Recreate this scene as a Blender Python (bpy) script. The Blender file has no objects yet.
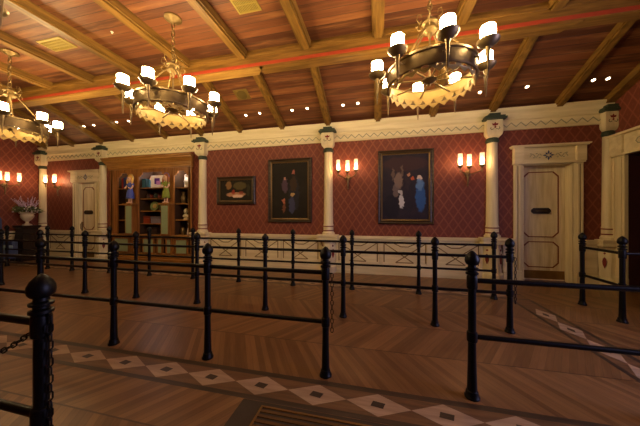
import bpy, bmesh, math, random
from mathutils import Vector, Matrix
random.seed(7)
C = bpy.context.scene
col = C.collection
PI = math.pi
R = math.radians

# ------------------------------------------------------------------ materials
def lin(c):
    return tuple(((v/255)/12.92 if v/255 <= 0.04045 else ((v/255+0.055)/1.055)**2.4) for v in c) + (1,)

class NT:
    def __init__(s, name, rough=0.6, metal=0.0, spec=0.4):
        s.m = bpy.data.materials.new(name); s.m.use_nodes = True
        s.t = s.m.node_tree; s.b = s.t.nodes['Principled BSDF']
        s.b.inputs['Roughness'].default_value = rough
        s.b.inputs['Metallic'].default_value = metal
        s.b.inputs['Specular IOR Level'].default_value = spec
        s.co = None
    def n(s, t, **k):
        x = s.t.nodes.new(t)
        for a, b in k.items(): setattr(x, a, b)
        return x
    def l(s, a, b): s.t.links.new(a, b)
    def setin(s, sock, v):
        if hasattr(v, 'is_output') or isinstance(v, bpy.types.NodeSocket): s.l(v, sock)
        else: sock.default_value = v
    def obj(s):
        if s.co is None: s.co = s.n('ShaderNodeTexCoord').outputs['Object']
        return s.co
    def xyz(s):
        x = s.n('ShaderNodeSeparateXYZ'); s.l(s.obj(), x.inputs[0]); return x.outputs
    def math(s, op, a, b=0.0, c=0.0):
        x = s.n('ShaderNodeMath', operation=op)
        s.setin(x.inputs[0], a); s.setin(x.inputs[1], b); s.setin(x.inputs[2], c)
        return x.outputs[0]
    def comb(s, x, y, z):
        v = s.n('ShaderNodeCombineXYZ')
        s.setin(v.inputs[0], x); s.setin(v.inputs[1], y); s.setin(v.inputs[2], z); return v.outputs[0]
    def mix(s, f, a, b, blend='MIX'):
        x = s.n('ShaderNodeMix', data_type='RGBA', blend_type=blend)
        s.setin(x.inputs[0], f); s.setin(x.inputs[6], a); s.setin(x.inputs[7], b); return x.outputs[2]
    def noise(s, vec, scale=5.0, detail=3.0, rough=0.5):
        x = s.n('ShaderNodeTexNoise'); s.l(vec, x.inputs['Vector'])
        x.inputs['Scale'].default_value = scale; x.inputs['Detail'].default_value = detail
        x.inputs['Roughness'].default_value = rough; return x.outputs['Fac']
    def white(s, vec):
        x = s.n('ShaderNodeTexWhiteNoise', noise_dimensions='3D'); s.l(vec, x.inputs['Vector']); return x.outputs['Value']
    def smooth(s, v, a, b):
        x = s.n('ShaderNodeMapRange', interpolation_type='SMOOTHSTEP'); s.setin(x.inputs[0], v)
        x.inputs[1].default_value = a; x.inputs[2].default_value = b; return x.outputs[0]
    def color(s, c): s.setin(s.b.inputs['Base Color'], c); return s
    def bump(s, h, strength=0.3, dist=0.01):
        x = s.n('ShaderNodeBump'); x.inputs['Strength'].default_value = strength; x.inputs['Distance'].default_value = dist
        s.l(h, x.inputs['Height']); s.l(x.outputs[0], s.b.inputs['Normal'])

def plain(name, c, rough=0.6, metal=0.0, var=0.12, scale=9, spec=0.4):
    m = NT(name, rough, metal, spec)
    n = m.noise(m.obj(), scale, 4)
    a = lin(c); d = tuple(x*(1-var*2) for x in a[:3])+(1,); u = tuple(min(1, x*(1+var)) for x in a[:3])+(1,)
    m.color(m.mix(n, d, u)); return m.m

def wood(name, dark, light, axis='x', rough=0.5, fine=1.0):
    m = NT(name, rough)
    x, y, z = m.xyz()
    st = {'x': (0.8, 9, 9), 'y': (9, 0.8, 9), 'z': (9, 9, 0.8)}[axis]
    v = m.comb(m.math('MULTIPLY', x, st[0]*fine), m.math('MULTIPLY', y, st[1]*fine), m.math('MULTIPLY', z, st[2]*fine))
    n = m.noise(v, 2.2, 6, 0.6)
    n = m.smooth(n, 0.3, 0.7)
    m.color(m.mix(n, lin(dark), lin(light)))
    m.bump(n, 0.15, 0.004)
    return m.m

def emis(name, c, strength, base=(255, 240, 210)):
    m = NT(name, 0.3)
    m.b.inputs['Base Color'].default_value = lin(base)
    m.b.inputs['Emission Color'].default_value = tuple(c)+(1,)
    m.b.inputs['Emission Strength'].default_value = strength
    return m.m

M = {}
M['iron'] = plain('black_iron', (8, 8, 9), 0.42, 0.0, 0.2, spec=0.22)
M['brass'] = plain('aged_bronze', (132, 108, 66), 0.45, 0.6, 0.2, 14)
M['bronze_dark'] = plain('dark_bronze', (128, 106, 72), 0.42, 0.65, 0.25, 14)
M['gilt'] = plain('pale_gilt', (176, 148, 88), 0.5, 0.2, 0.12, 14)
M['cream'] = wood('cream_paint', (205, 190, 150), (228, 214, 174), 'z', 0.5, 0.5)
M['creamx'] = wood('cream_paint_rail', (208, 192, 150), (230, 216, 176), 'x', 0.5, 0.5)
M['cream_line'] = plain('tan_inlay', (128, 100, 62), 0.6)
M['grey_line'] = plain('grey_green_paint', (156, 154, 130), 0.6)
M['doorleaf'] = wood('pale_door_wood', (206, 188, 148), (234, 220, 186), 'z', 0.42, 0.8)
M['red'] = plain('red_paint', (122, 30, 22), 0.5)
M['redbrown'] = plain('russet_paint', (128, 66, 36), 0.5)
M['green'] = plain('dark_green_paint', (52, 62, 46), 0.5)
M['kick'] = plain('worn_brass_plate', (138, 104, 54), 0.38, 0.5, 0.2)
M['darkplate'] = plain('dark_plate', (52, 42, 32), 0.4, 0.3)
M['blue'] = plain('blue_paint', (54, 64, 112), 0.5)
M['beamx'] = wood('beam_oak_long', (96, 66, 24), (136, 98, 42), 'x', 0.45)
M['beamy'] = wood('beam_oak_cross', (92, 66, 24), (134, 98, 42), 'y', 0.45)
M['soffit'] = wood('light_oak_board', (132, 96, 42), (168, 128, 64), 'x', 0.45)
M['cab'] = wood('cabinet_walnut', (112, 68, 26), (156, 102, 46), 'z', 0.4)
M['cabx'] = wood('cabinet_walnut_long', (128, 84, 34), (168, 118, 54), 'x', 0.4)
M['cabin'] = plain('cabinet_interior', (66, 44, 26), 0.6)
M['frame'] = wood('picture_frame_wood', (36, 26, 16), (64, 48, 28), 'x', 0.35)
M['framegold'] = plain('picture_frame_gilt', (104, 80, 42), 0.35, 0.5)
M['darkwood'] = wood('dark_pedestal_wood', (26, 18, 14), (44, 30, 22), 'z', 0.35)
M['stone'] = plain('pale_stone', (206, 190, 160), 0.6)
M['leaf'] = plain('leaf_green', (112, 124, 72), 0.6, var=0.3)
M['petal'] = plain('lilac_petal', (200, 176, 210), 0.6)
M['petalw'] = plain('white_petal', (226, 220, 212), 0.6)
M['bluefab'] = plain('blue_upholstery', (70, 84, 122), 0.8)
M['tealfab'] = plain('pale_teal_cushion', (130, 152, 158), 0.8)
M['ventm'] = plain('yellow_vent_metal', (170, 148, 70), 0.5, 0.1)
M['ventd'] = plain('vent_recess', (120, 104, 48), 0.7)
M['white'] = plain('white_glaze', (226, 222, 214), 0.4)
M['skin'] = plain('doll_skin', (214, 170, 136), 0.5)
M['hairy'] = plain('doll_blonde_hair', (206, 160, 72), 0.6)
M['hairr'] = plain('doll_auburn_hair', (150, 84, 40), 0.6)
M['dressb'] = plain('doll_blue_dress', (72, 84, 160), 0.7)
M['dressg'] = plain('doll_green_dress', (124, 134, 40), 0.7)
M['greenglass'] = NT('pale_green_glass', 0.2).color(lin((142, 154, 116))).m
M['darkrug'] = plain('dark_floor_strip', (62, 50, 38), 0.6)
M['silver'] = plain('silver_metal', (150, 150, 150), 0.3, 0.6)
M['downl'] = emis('downlight_lens', (1, .82, .62), 10)
M['candle'] = emis('candle_lamp', (1, .73, .36), 66)
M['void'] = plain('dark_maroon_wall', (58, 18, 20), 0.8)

def glass_sconce():
    m = NT('sconce_glass', 0.3)
    x, y, z = m.xyz()
    f = m.smooth(z, 0.0, 0.25)
    m.b.inputs['Base Color'].default_value = lin((250, 225, 190))
    m.l(m.mix(f, (1, .50, .17, 1), (1, .66, .36, 1)), m.b.inputs['Emission Color'])
    m.b.inputs['Emission Strength'].default_value = 1.1
    tr = m.n('ShaderNodeBsdfTransparent'); mx = m.n('ShaderNodeMixShader')
    mx.inputs[0].default_value = 0.5
    out = [n for n in m.t.nodes if n.type == 'OUTPUT_MATERIAL'][0]
    m.l(tr.outputs[0], mx.inputs[1]); m.l(m.b.outputs[0], mx.inputs[2]); m.l(mx.outputs[0], out.inputs['Surface'])
    return m.m
M['sglass'] = glass_sconce()
M['bulb'] = emis('sconce_bulb', (1, .62, .30), 95)

def wallpaper():
    m = NT('damask_wallpaper', 0.62)
    x, y, z = m.xyz()
    u = m.math('DIVIDE', m.math('ADD', x, y), 0.188)
    v = m.math('DIVIDE', z, 0.285)
    a = m.math('ADD', u, v); b = m.math('SUBTRACT', u, v)
    pa = m.math('ABSOLUTE', m.math('SUBTRACT', m.math('FRACT', a), 0.5))
    pb = m.math('ABSOLUTE', m.math('SUBTRACT', m.math('FRACT', b), 0.5))
    e = m.math('MAXIMUM', pa, pb)                       # near .5 on the trellis
    n = m.noise(m.obj(), 60, 2)
    line = m.smooth(m.math('ADD', e, m.math('MULTIPLY', n, 0.06)), 0.40, 0.52)
    inner = m.smooth(m.math('ADD', m.math('ADD', pa, pb), m.math('MULTIPLY', n, 0.1)), 0.22, 0.12)
    base = m.mix(m.noise(m.obj(), 3, 2), lin((102, 47, 31)), lin((115, 55, 38)))
    c1 = m.mix(m.math('MULTIPLY', line, 0.6), base, lin((150, 86, 62)))
    c2 = m.mix(m.math('MULTIPLY', inner, 0.30), c1, lin((140, 72, 52)))
    m.color(c2); return m.m
M['paper'] = wallpaper()

def planks(name, cols, pitch, slope=False, axis='y'):
    m = NT(name, 0.5)
    x, y, z = m.xyz()
    v = m.math('DIVIDE', y, pitch)
    idn = m.math('FLOOR', v); fr = m.math('FRACT', v)
    w = m.white(m.comb(idn, 0.0, 0.0))
    g = m.noise(m.comb(m.math('MULTIPLY', x, 0.4), m.math('MULTIPLY', y, 11.0), m.math('ADD', z, idn)), 3.0, 5, 0.6)
    f = m.smooth(m.math('ADD', m.math('MULTIPLY', w, 0.5), m.math('MULTIPLY', g, 0.6)), 0.2, 0.85)
    c = m.mix(f, lin(cols[0]), lin(cols[1]))
    g2 = m.noise(m.comb(m.math('MULTIPLY', x, 0.45), m.math('MULTIPLY', y, 5.0), z), 2.0, 4, 0.6)
    c = m.mix(m.math('MULTIPLY', m.smooth(g2, 0.45, 0.75), 0.6), c, lin(cols[2]))
    edge = m.math('ABSOLUTE', m.math('SUBTRACT', fr, 0.5))
    groove = m.smooth(edge, 0.455, 0.49)
    c = m.mix(m.math('MULTIPLY', groove, 0.75), c, lin(cols[3]))
    m.color(c); m.bump(m.math('SUBTRACT', 1.0, groove), 0.5, 0.006)
    return m.m
M['ceil'] = planks('ceiling_boards', [(74, 40, 23), (118, 70, 40), (164, 114, 68), (36, 19, 12)], 0.135)

def chevron():
    m = NT('chevron_floorboards', 0.36, spec=0.35)
    x, y, z = m.xyz()
    y0 = m.math('SUBTRACT', y, 1.93)
    s = m.math('PINGPONG', y0, 0.62)
    band = m.math('FLOOR', m.math('DIVIDE', y0, 0.62))
    w = m.math('DIVIDE', m.math('ADD', x, m.math('MULTIPLY', s, 0.63)), 0.06)
    idn = m.math('FLOOR', w); fr = m.math('FRACT', w)
    r = m.white(m.comb(idn, band, 3.0))
    # grain along each board
    sg = m.math('MULTIPLY', s, 1.2)
    g = m.noise(m.comb(m.math('MULTIPLY', w, 0.9), sg, band), 3.0, 5, 0.6)
    f = m.smooth(m.math('ADD', m.math('MULTIPLY', r, 0.45), m.math('MULTIPLY', g, 0.6)), 0.2, 0.9)
    c = m.mix(f, lin((106, 74, 44)), lin((144, 106, 66)))
    seam = m.smooth(m.math('ABSOLUTE', m.math('SUBTRACT', fr, 0.5)), 0.45, 0.5)
    by = m.math('FRACT', m.math('DIVIDE', y0, 0.62))
    seam2 = m.smooth(m.math('ABSOLUTE', m.math('SUBTRACT', by, 0.5)), 0.485, 0.497)
    seam = m.math('MAXIMUM', m.math('MULTIPLY', seam, 0.45), m.math('MULTIPLY', seam2, 0.8))
    c = m.mix(seam, c, lin((58, 36, 22)))
    m.color(c); m.bump(m.math('SUBTRACT', 1.0, seam), 0.2, 0.002)
    return m.m
M['floor'] = chevron()
M['bdark'] = wood('border_dark_edge', (54, 42, 32), (74, 58, 42), 'x', 0.42)
M['bfield'] = wood('border_brown_field', (92, 66, 42), (122, 88, 56), 'x', 0.42)
M['bpale'] = wood('border_pale_diamond', (156, 128, 98), (186, 158, 126), 'x', 0.42)

def canvas(name, bg, blobs, w, h, noisy=0.35):
    m = NT(name, 0.6, spec=0.2)
    x, y, z = m.xyz()
    n1 = m.math('MULTIPLY', m.math('SUBTRACT', m.noise(m.obj(), 14, 4), 0.5), 0.10*noisy/0.35)
    n2 = m.math('MULTIPLY', m.math('SUBTRACT', m.noise(m.obj(), 9, 4), 0.5), 0.10*noisy/0.35)
    u = m.math('ADD', m.math('ADD', m.math('DIVIDE', x, w), 0.5), n1)
    v = m.math('ADD', m.math('ADD', m.math('DIVIDE', z, h), 0.5), n2)
    c = m.mix(m.noise(m.obj(), 5, 4), lin(bg[0]), lin(bg[1]))
    for cx, cy, rx, ry, cc, a in blobs:
        du = m.math('DIVIDE', m.math('SUBTRACT', u, cx), rx); dv = m.math('DIVIDE', m.math('SUBTRACT', v, cy), ry)
        d = m.math('ADD', m.math('MULTIPLY', du, du), m.math('MULTIPLY', dv, dv))
        f = m.math('MULTIPLY', m.smooth(d, 1.15, 0.55), a)
        c = m.mix(f, c, lin(cc))
    m.color(c); return m.m

# ------------------------------------------------------------------ mesh helpers
def box(bm, x0, x1, y0, y1, z0, z1, mi=0):
    v = [bm.verts.new(p) for p in ((x0,y0,z0),(x1,y0,z0),(x1,y1,z0),(x0,y1,z0),(x0,y0,z1),(x1,y0,z1),(x1,y1,z1),(x0,y1,z1))]
    for f in ((3,2,1,0),(4,5,6,7),(0,1,5,4),(1,2,6,5),(2,3,7,6),(3,0,4,7)):
        bm.faces.new([v[i] for i in f]).material_index = mi
def loft(bm, rings, cap=True, closed=False):
    vs = [[bm.verts.new(p) for p in r] for r in rings]
    n = len(vs[0]); k = len(vs)
    for i in range(k if closed else k-1):
        a, b = vs[i], vs[(i+1) % k]
        for j in range(n):
            bm.faces.new((a[j], a[(j+1)%n], b[(j+1)%n], b[j]))
    if cap and not closed:
        bm.faces.new(list(reversed(vs[0]))); bm.faces.new(vs[-1])
def lathe(bm, prof, n=16, c=(0,0,0), sx=1, sy=1):
    rings = [[(c[0]+r*sx*math.cos(2*PI*j/n), c[1]+r*sy*math.sin(2*PI*j/n), c[2]+z) for j in range(n)] for r, z in prof]
    loft(bm, rings)
def tube(bm, pts, r, n=8, closed=False):
    pts = [Vector(p) for p in pts]; k = len(pts); rings = []
    prev = None
    for i, p in enumerate(pts):
        if closed: t = pts[(i+1)%k]-pts[(i-1)%k]
        else: t = pts[min(i+1,k-1)]-pts[max(i-1,0)]
        t.normalize()
        if prev is None:
            a = Vector((0,0,1)) if abs(t.z) < 0.9 else Vector((1,0,0))
            nrm = t.cross(a).normalized()
        else:
            nrm = (prev - t*prev.dot(t)).normalized()
        prev = nrm; b = t.cross(nrm)
        rr = r[i] if isinstance(r, (list, tuple)) else r
        rings.append([tuple(p + nrm*rr*math.cos(2*PI*j/n) + b*rr*math.sin(2*PI*j/n)) for j in range(n)])
    loft(bm, rings, closed=closed)
def prism(bm, poly, y0, y1):                       # polygon in x,z extruded along y
    loft(bm, [[(x, y0, z) for x, z in poly], [(x, y1, z) for x, z in poly]])
def sphere(bm, c, rx, ry=None, rz=None, n=12, m=8):
    ry = ry or rx; rz = rz or rx
    rings = []
    for i in range(m+1):
        a = -PI/2 + PI*(i+0.0)/m
        rr = max(math.cos(a), 0.02)
        rings.append([(c[0]+rx*rr*math.cos(2*PI*j/n), c[1]+ry*rr*math.sin(2*PI*j/n), c[2]+rz*math.sin(a)) for j in range(n)])
    loft(bm, rings)
def NB(): return bmesh.new()
def mk(name, bm, mats, parent=None, loc=(0,0,0), rot=(0,0,0), smooth=False, bev=0):
    bmesh.ops.recalc_face_normals(bm, faces=bm.faces)
    me = bpy.data.meshes.new(name); bm.to_mesh(me); bm.free()
    for m in (mats if isinstance(mats, (list, tuple)) else [mats]): me.materials.append(m)
    if smooth:
        me.polygons.foreach_set('use_smooth', [True]*len(me.polygons))
        me.set_sharp_from_angle(angle=R(38))
    o = bpy.data.objects.new(name, me); col.objects.link(o)
    o.location = loc; o.rotation_euler = rot
    if parent: o.parent = parent
    if bev:
        b = o.modifiers.new('bevel', 'BEVEL'); b.width = bev; b.segments = 2; b.limit_method = 'ANGLE'
    return o
def tag(o, label, cat, group=None):
    o['label'] = label; o['category'] = cat
    if group: o['group'] = group
    return o
def thing(name, label, cat, loc=(0,0,0), rz=0, group=None):
    o = bpy.data.objects.new(name, None); col.objects.link(o); o.empty_display_size = 0.1
    o.location = loc; o.rotation_euler = (0,0,rz)
    return tag(o, label, cat, group)
def struct(o): o['kind'] = 'structure'; return o
def copy_tree(o, parent=None):
    kids = list(o.children)
    c = o.copy(); col.objects.link(c)
    if parent: c.parent = parent
    for k in kids: copy_tree(k, c)
    return c
def bx(*a):
    bm = NB(); box(bm, *a); return bm

# ------------------------------------------------------------------ room shell
XL, XR, YB, YF = -10.7, 4.32, 5.85, -4.0
H1 = 4.20
def wall_with_holes(bm, x0, x1, z0, z1, y0, y1, holes):      # holes along x: (xa, xb, ztop)
    x = x0
    for a, b, zt in sorted(holes):
        box(bm, x, a, y0, y1, z0, z1); box(bm, a, b, y0, y1, zt, z1); x = b
    box(bm, x, x1, y0, y1, z0, z1)
bm = NB(); box(bm, XL-.3, XR+2.2, YF-.3, YB+1.0, -.1, 0); struct(mk('floor', bm, M['floor']))
bm = NB(); wall_with_holes(bm, XL-.2, XR+.2, 0, 3.75, YB, YB+.2,
    [(-9.06, -8.40, 2.34), (-7.66, -4.94, 2.78), (2.86, 3.69, 2.36)])
struct(mk('wall_back', bm, M['paper']))
struct(mk('wall_left', bx(XL-.2, XL, YF-.2, YB, 0, 4.4), M['paper']))
bm = NB()                                                     # right wall: archway near the corner, added out-of-view window opening further forward
box(bm, XR, XR+.2, 5.55, YB, 0, 4.4); box(bm, XR, XR+.2, 4.25, 5.55, 2.42, 4.4)
box(bm, XR, XR+.2, 2.6, 4.25, 0, 4.4); box(bm, XR, XR+.2, .6, 2.6, 0, .8); box(bm, XR, XR+.2, .6, 2.6, 3.0, 4.4)
box(bm, XR, XR+.2, YF-.2, .6, 0, 4.4)
struct(mk('wall_right', bm, M['paper']))
struct(mk('wall_front', bx(XL-.2, XR+.2, YF-.2, YF, 0, 4.4), M['paper']))
# dark passage beyond the archway
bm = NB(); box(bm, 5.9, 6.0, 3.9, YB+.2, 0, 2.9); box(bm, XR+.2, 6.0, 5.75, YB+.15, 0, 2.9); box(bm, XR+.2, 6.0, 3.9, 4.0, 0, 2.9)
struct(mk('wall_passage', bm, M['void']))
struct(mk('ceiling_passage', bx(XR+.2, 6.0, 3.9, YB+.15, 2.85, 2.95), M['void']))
# out-of-view window frame added on the right wall to bring in violet light
bm = NB()
for a, b, c_, d in ((.6,.68,.8,3.0),(2.52,2.6,.8,3.0),(.6,2.6,.8,.88),(.6,2.6,2.92,3.0),(1.57,1.63,.8,3.0),(.6,2.6,1.9,1.95)):
    box(bm, XR-.02, XR+.1, a, b, c_, d)
struct(mk('added_window_1', bm, M['cream']))

ZE, TS = 3.56, 0.42                                           # sloping ceiling: z = ZE + TS*(YB-y)
bm = NB(); box(bm, XL-.2, XR+.2, YF-.2, 4.20, H1, H1+.1); struct(mk('ceiling', bm, M['ceil']))
bm = NB()
def zs(y): return ZE+TS*(YB-y)
v = [(XL-.2,4.05,zs(4.05)),(XR+.2,4.05,zs(4.05)),(XR+.2,6.05,zs(6.05)),(XL-.2,6.05,zs(6.05))]
loft(bm, [v, [(a,b,c_+.1) for a,b,c_ in v]]); struct(mk('ceiling', bm, M['ceil']))

trim_n = 0
def trim(bm, mat, **k):
    global trim_n
    trim_n += 1
    return struct(mk('trim_%d' % trim_n, bm, mat, **k))
# main beam: body, red line, soffit boards
bm = NB(); box(bm, XL, XR, 3.93, 4.11, 3.90, 4.30); beam = trim(bm, M['beamx'])
mk('red_line', bx(XL+.01, XR-.01, 3.918, 3.93, 3.915, 3.965), plain('orange_red_paint', (164, 62, 36), .5), beam)['label'] = 'red painted stripe'
mk('crown_strip', bx(XL+.01, XR-.01, 3.90, 3.93, 4.09, 4.14), M['beamx'], beam)
def soffit(x0, x1, m):
    bm = NB(); loft(bm, [[(x0,3.925,z),(x1+.10,3.925,z),(x1-.06,4.115,z),(x0,4.115,z)] for z in (3.872,3.90)])
    mk('soffit_board', bm, m, beam)
soffit(XL+.01, -2.02, M['soffit']); soffit(-1.98, 2.5, M['beamx']); 
# rafters
for k in range(-9, 4):
    x = 1.15*k
    bm = NB(); box(bm, x-.085, x+.085, YF, 3.925, 4.09, H1)
    box(bm, x-.06, x+.06, YF, 3.92, 4.06, 4.09)
    trim(bm, M['beamy'])
    bm = NB()
    for hw, dz0, dz1 in ((.075, -.005, -.10), (.05, -.10, -.125)):
        y0, y1 = 4.115, 5.80
        loft(bm, [[(x-hw,y0,zs(y0)+dz0),(x+hw,y0,zs(y0)+dz0),(x+hw,y0,zs(y0)+dz1),(x-hw,y0,zs(y0)+dz1)],
                  [(x-hw,y1,zs(y1)+dz0),(x+hw,y1,zs(y1)+dz0),(x+hw,y1,zs(y1)+dz1),(x-hw,y1,zs(y1)+dz1)]])
    trim(bm, M['beamy'])
# rafter along the right wall
bm = NB(); y0, y1 = 4.115, 5.84
loft(bm, [[(XR-.14,y,zs(y)-.005),(XR-.002,y,zs(y)-.005),(XR-.002,y,zs(y)-.13),(XR-.14,y,zs(y)-.13)] for y in (y0,y1)]); trim(bm, M['beamy'])

# cornice: cove, band with zigzag
def cornice_profile(bm, a, b, fn):
    prof = [(0,3.08),(.035,3.08),(.035,3.10),(.02,3.11),(.02,3.27),(.05,3.28),(.05,3.31),(.03,3.32),(.035,3.40),(.07,3.47),(.09,3.50),(.09,3.52),(0,3.52)]
    loft(bm, [[fn(a,d,z) for d,z in prof], [fn(b,d,z) for d,z in prof]])
def zig(bm, a, b, fn, pitch=.17):
    n = int((b-a)/(pitch/2)); st = (b-a)/n
    for i in range(n):
        z0, z1 = (3.145, 3.225) if i % 2 == 0 else (3.225, 3.145)
        p, q = a+i*st, a+(i+1)*st
        t = .011
        loft(bm, [[fn(p,.018,z0-t),fn(q,.018,z1-t),fn(q,.018,z1+t),fn(p,.018,z0+t)], [fn(p,.027,z0-t),fn(q,.027,z1-t),fn(q,.027,z1+t),fn(p,.027,z0+t)]])
fb = lambda a, d, z: (a, YB-d, z)
fl_ = lambda a, d, z: (XL+d, a, z)
bm = NB(); cornice_profile(bm, XL, XR, fb); cor = trim(bm, M['creamx'])
bm = NB(); zig(bm, XL+.1, XR-.05, fb); mk('zigzag_line', bm, M['grey_line'], cor)['label'] = 'grey green zigzag line'

# wainscot on the back wall (between columns/doors) and left wall
def wains(a, b, fn, cells=None):
    bm = NB()
    def bxx(p, q, d0, d1, z0, z1):
        loft(bm, [[fn(p,d0,z),fn(q,d0,z),fn(q,d1,z),fn(p,d1,z)] for z in (z0,z1)])
    bxx(a, b, 0, .03, 0, .86); bxx(a, b, .03, .06, 0, .20); bxx(a, b, .03, .045, .20, .24)
    bxx(a, b, .03, .05, .735, .80); bxx(a, b, .03, .085, .80, .87); bxx(a, b, .03, .045, .24, .27)
    o = trim(bm, M['creamx'])
    n = cells or max(1, round((b-a)/.955)); w = (b-a)/n
    bm = NB()
    for i in range(n+1):
        c_ = a+i*w
        p, q = max(a, c_-.05), min(b, c_+.05)
        loft(bm, [[fn(p,.03,z),fn(q,.03,z),fn(q,.046,z),fn(p,.046,z)] for z in (.24,.735)])
    mk('stile', bm, M['cream'], o)
    bm = NB()
    def strip(p, q, t=.010, d=.006):
        (xa, za), (xb, zb) = p, q
        L = math.hypot(xb-xa, zb-za); nx, nz = -(zb-za)/L*t, (xb-xa)/L*t
        loft(bm, [[fn(xa+nx,e,za+nz),fn(xb+nx,e,zb+nz),fn(xb-nx,e,zb-nz),fn(xa-nx,e,za-nz)] for e in (.029,.03+d)])
    for i in range(n):
        l, r, m_ = a+i*w+.075, a+(i+1)*w-.075, a+(i+.5)*w
        z0, z1 = .285, .715
        strip((l,z1),(m_+.19,z0)); strip((r,z1),(m_-.19,z0)); strip((m_-.19,z0),(m_+.19,z0))
        strip((l,z0),(l,z1)); strip((r,z0),(r,z1)); strip((l,z1),(r,z1),.004)
        strip((m_-.22,z1-.005),(m_-.08,z1-.075)); strip((m_+.22,z1-.005),(m_+.08,z1-.075)); strip((m_-.08,z1-.075),(m_+.08,z1-.075))
    mk('crossed_inlay', bm, M['cream_line'], o)['label'] = 'tan crossed lines'
COLX = [-10.55, -8.05, -4.60, -1.15, 2.30, 4.24]
wains(-4.42, -1.33, fb, 3); wains(-.97, 2.12, fb, 3); wains(-10.3, -9.28, fb, 1)
for a, b in ((-4.88, -4.80), (2.50, 2.70), (3.85, 4.08)):
    bm = NB(); box(bm, a, b, YB-.03, YB, 0, .86); box(bm, a, b, YB-.085, YB, .80, .87); box(bm, a, b, YB-.06, YB, 0, .20); trim(bm, M['creamx'])
wains(0.2, 5.45, fl_, 5)

# floor border inlay
def inlay():
    bm = NB()
    def quad(pts, z, mi):
        f = bm.faces.new([bm.verts.new((x,y,z)) for x,y in pts]); f.material_index = mi
    def rect(x0,x1,y0,y1,z,mi): quad([(x0,y0),(x1,y0),(x1,y1),(x0,y1)], z, mi)
    def run(a, b, c_, horiz, offs):
        f = (lambda u, v: (u, c_+v)) if horiz else (lambda u, v: (c_+v, u))
        q = lambda u0,u1,v0,v1,z,mi: quad([f(u0,v0),f(u1,v0),f(u1,v1),f(u0,v1)], z, mi)
        q(a, b, -.155, .165, .0010, 1); q(a, b, -.112, .112, .0018, 0)
        n0 = math.ceil((a+.225-offs)/.45); n1 = math.floor((b-.225-offs)/.45)
        for i in range(n0, n1+1):
            u = offs+.45*i
            quad([f(u-.225,0),f(u,-.108),f(u+.225,0),f(u,.108)], .0026, 2)
            quad([f(u-.07,0),f(u,-.034),f(u+.07,0),f(u,.034)] if not horiz else [f(u-.052,-.02),f(u+.034,-.032),f(u+.052,.02),f(u-.034,.032)], .0034, 1)
    run(-9.9, 4.0, 1.815, True, 0.0)
    run(-9.9, 2.36, 4.745, True, 0.1)
    run(1.98, 4.58, 2.205, False, 3.96)
    return trim(bm, [M['bfield'], M['bdark'], M['bpale']])
inlay()

# floor grille and dark strips around it
g = thing('floor_grille', 'slatted metal entrance grille set in the floor at the bottom edge', 'floor grille', (-.20, 1.27, 0))
mk('surround', bx(-.76, .9, -.9, .385, 0.0, .0025), M['darkrug'], g)
bm = NB()
box(bm, -.60, .8, .335, .35, .0, .008); box(bm, -.60, -.585, -.8, .335, .0, .008); box(bm, .785, .8, -.8, .335, .0, .008)
mk('edge_frame', bm, M['kick'], g)['label'] = 'brass edge frame'
bm = NB()
for i in range(27):
    y = .31-.042*i
    box(bm, -.585, .785, y-.014, y+.008, .0, .007)
mk('slats', bm, plain('grille_slat', (104, 76, 40), 0.4, 0.3), g)

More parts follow.
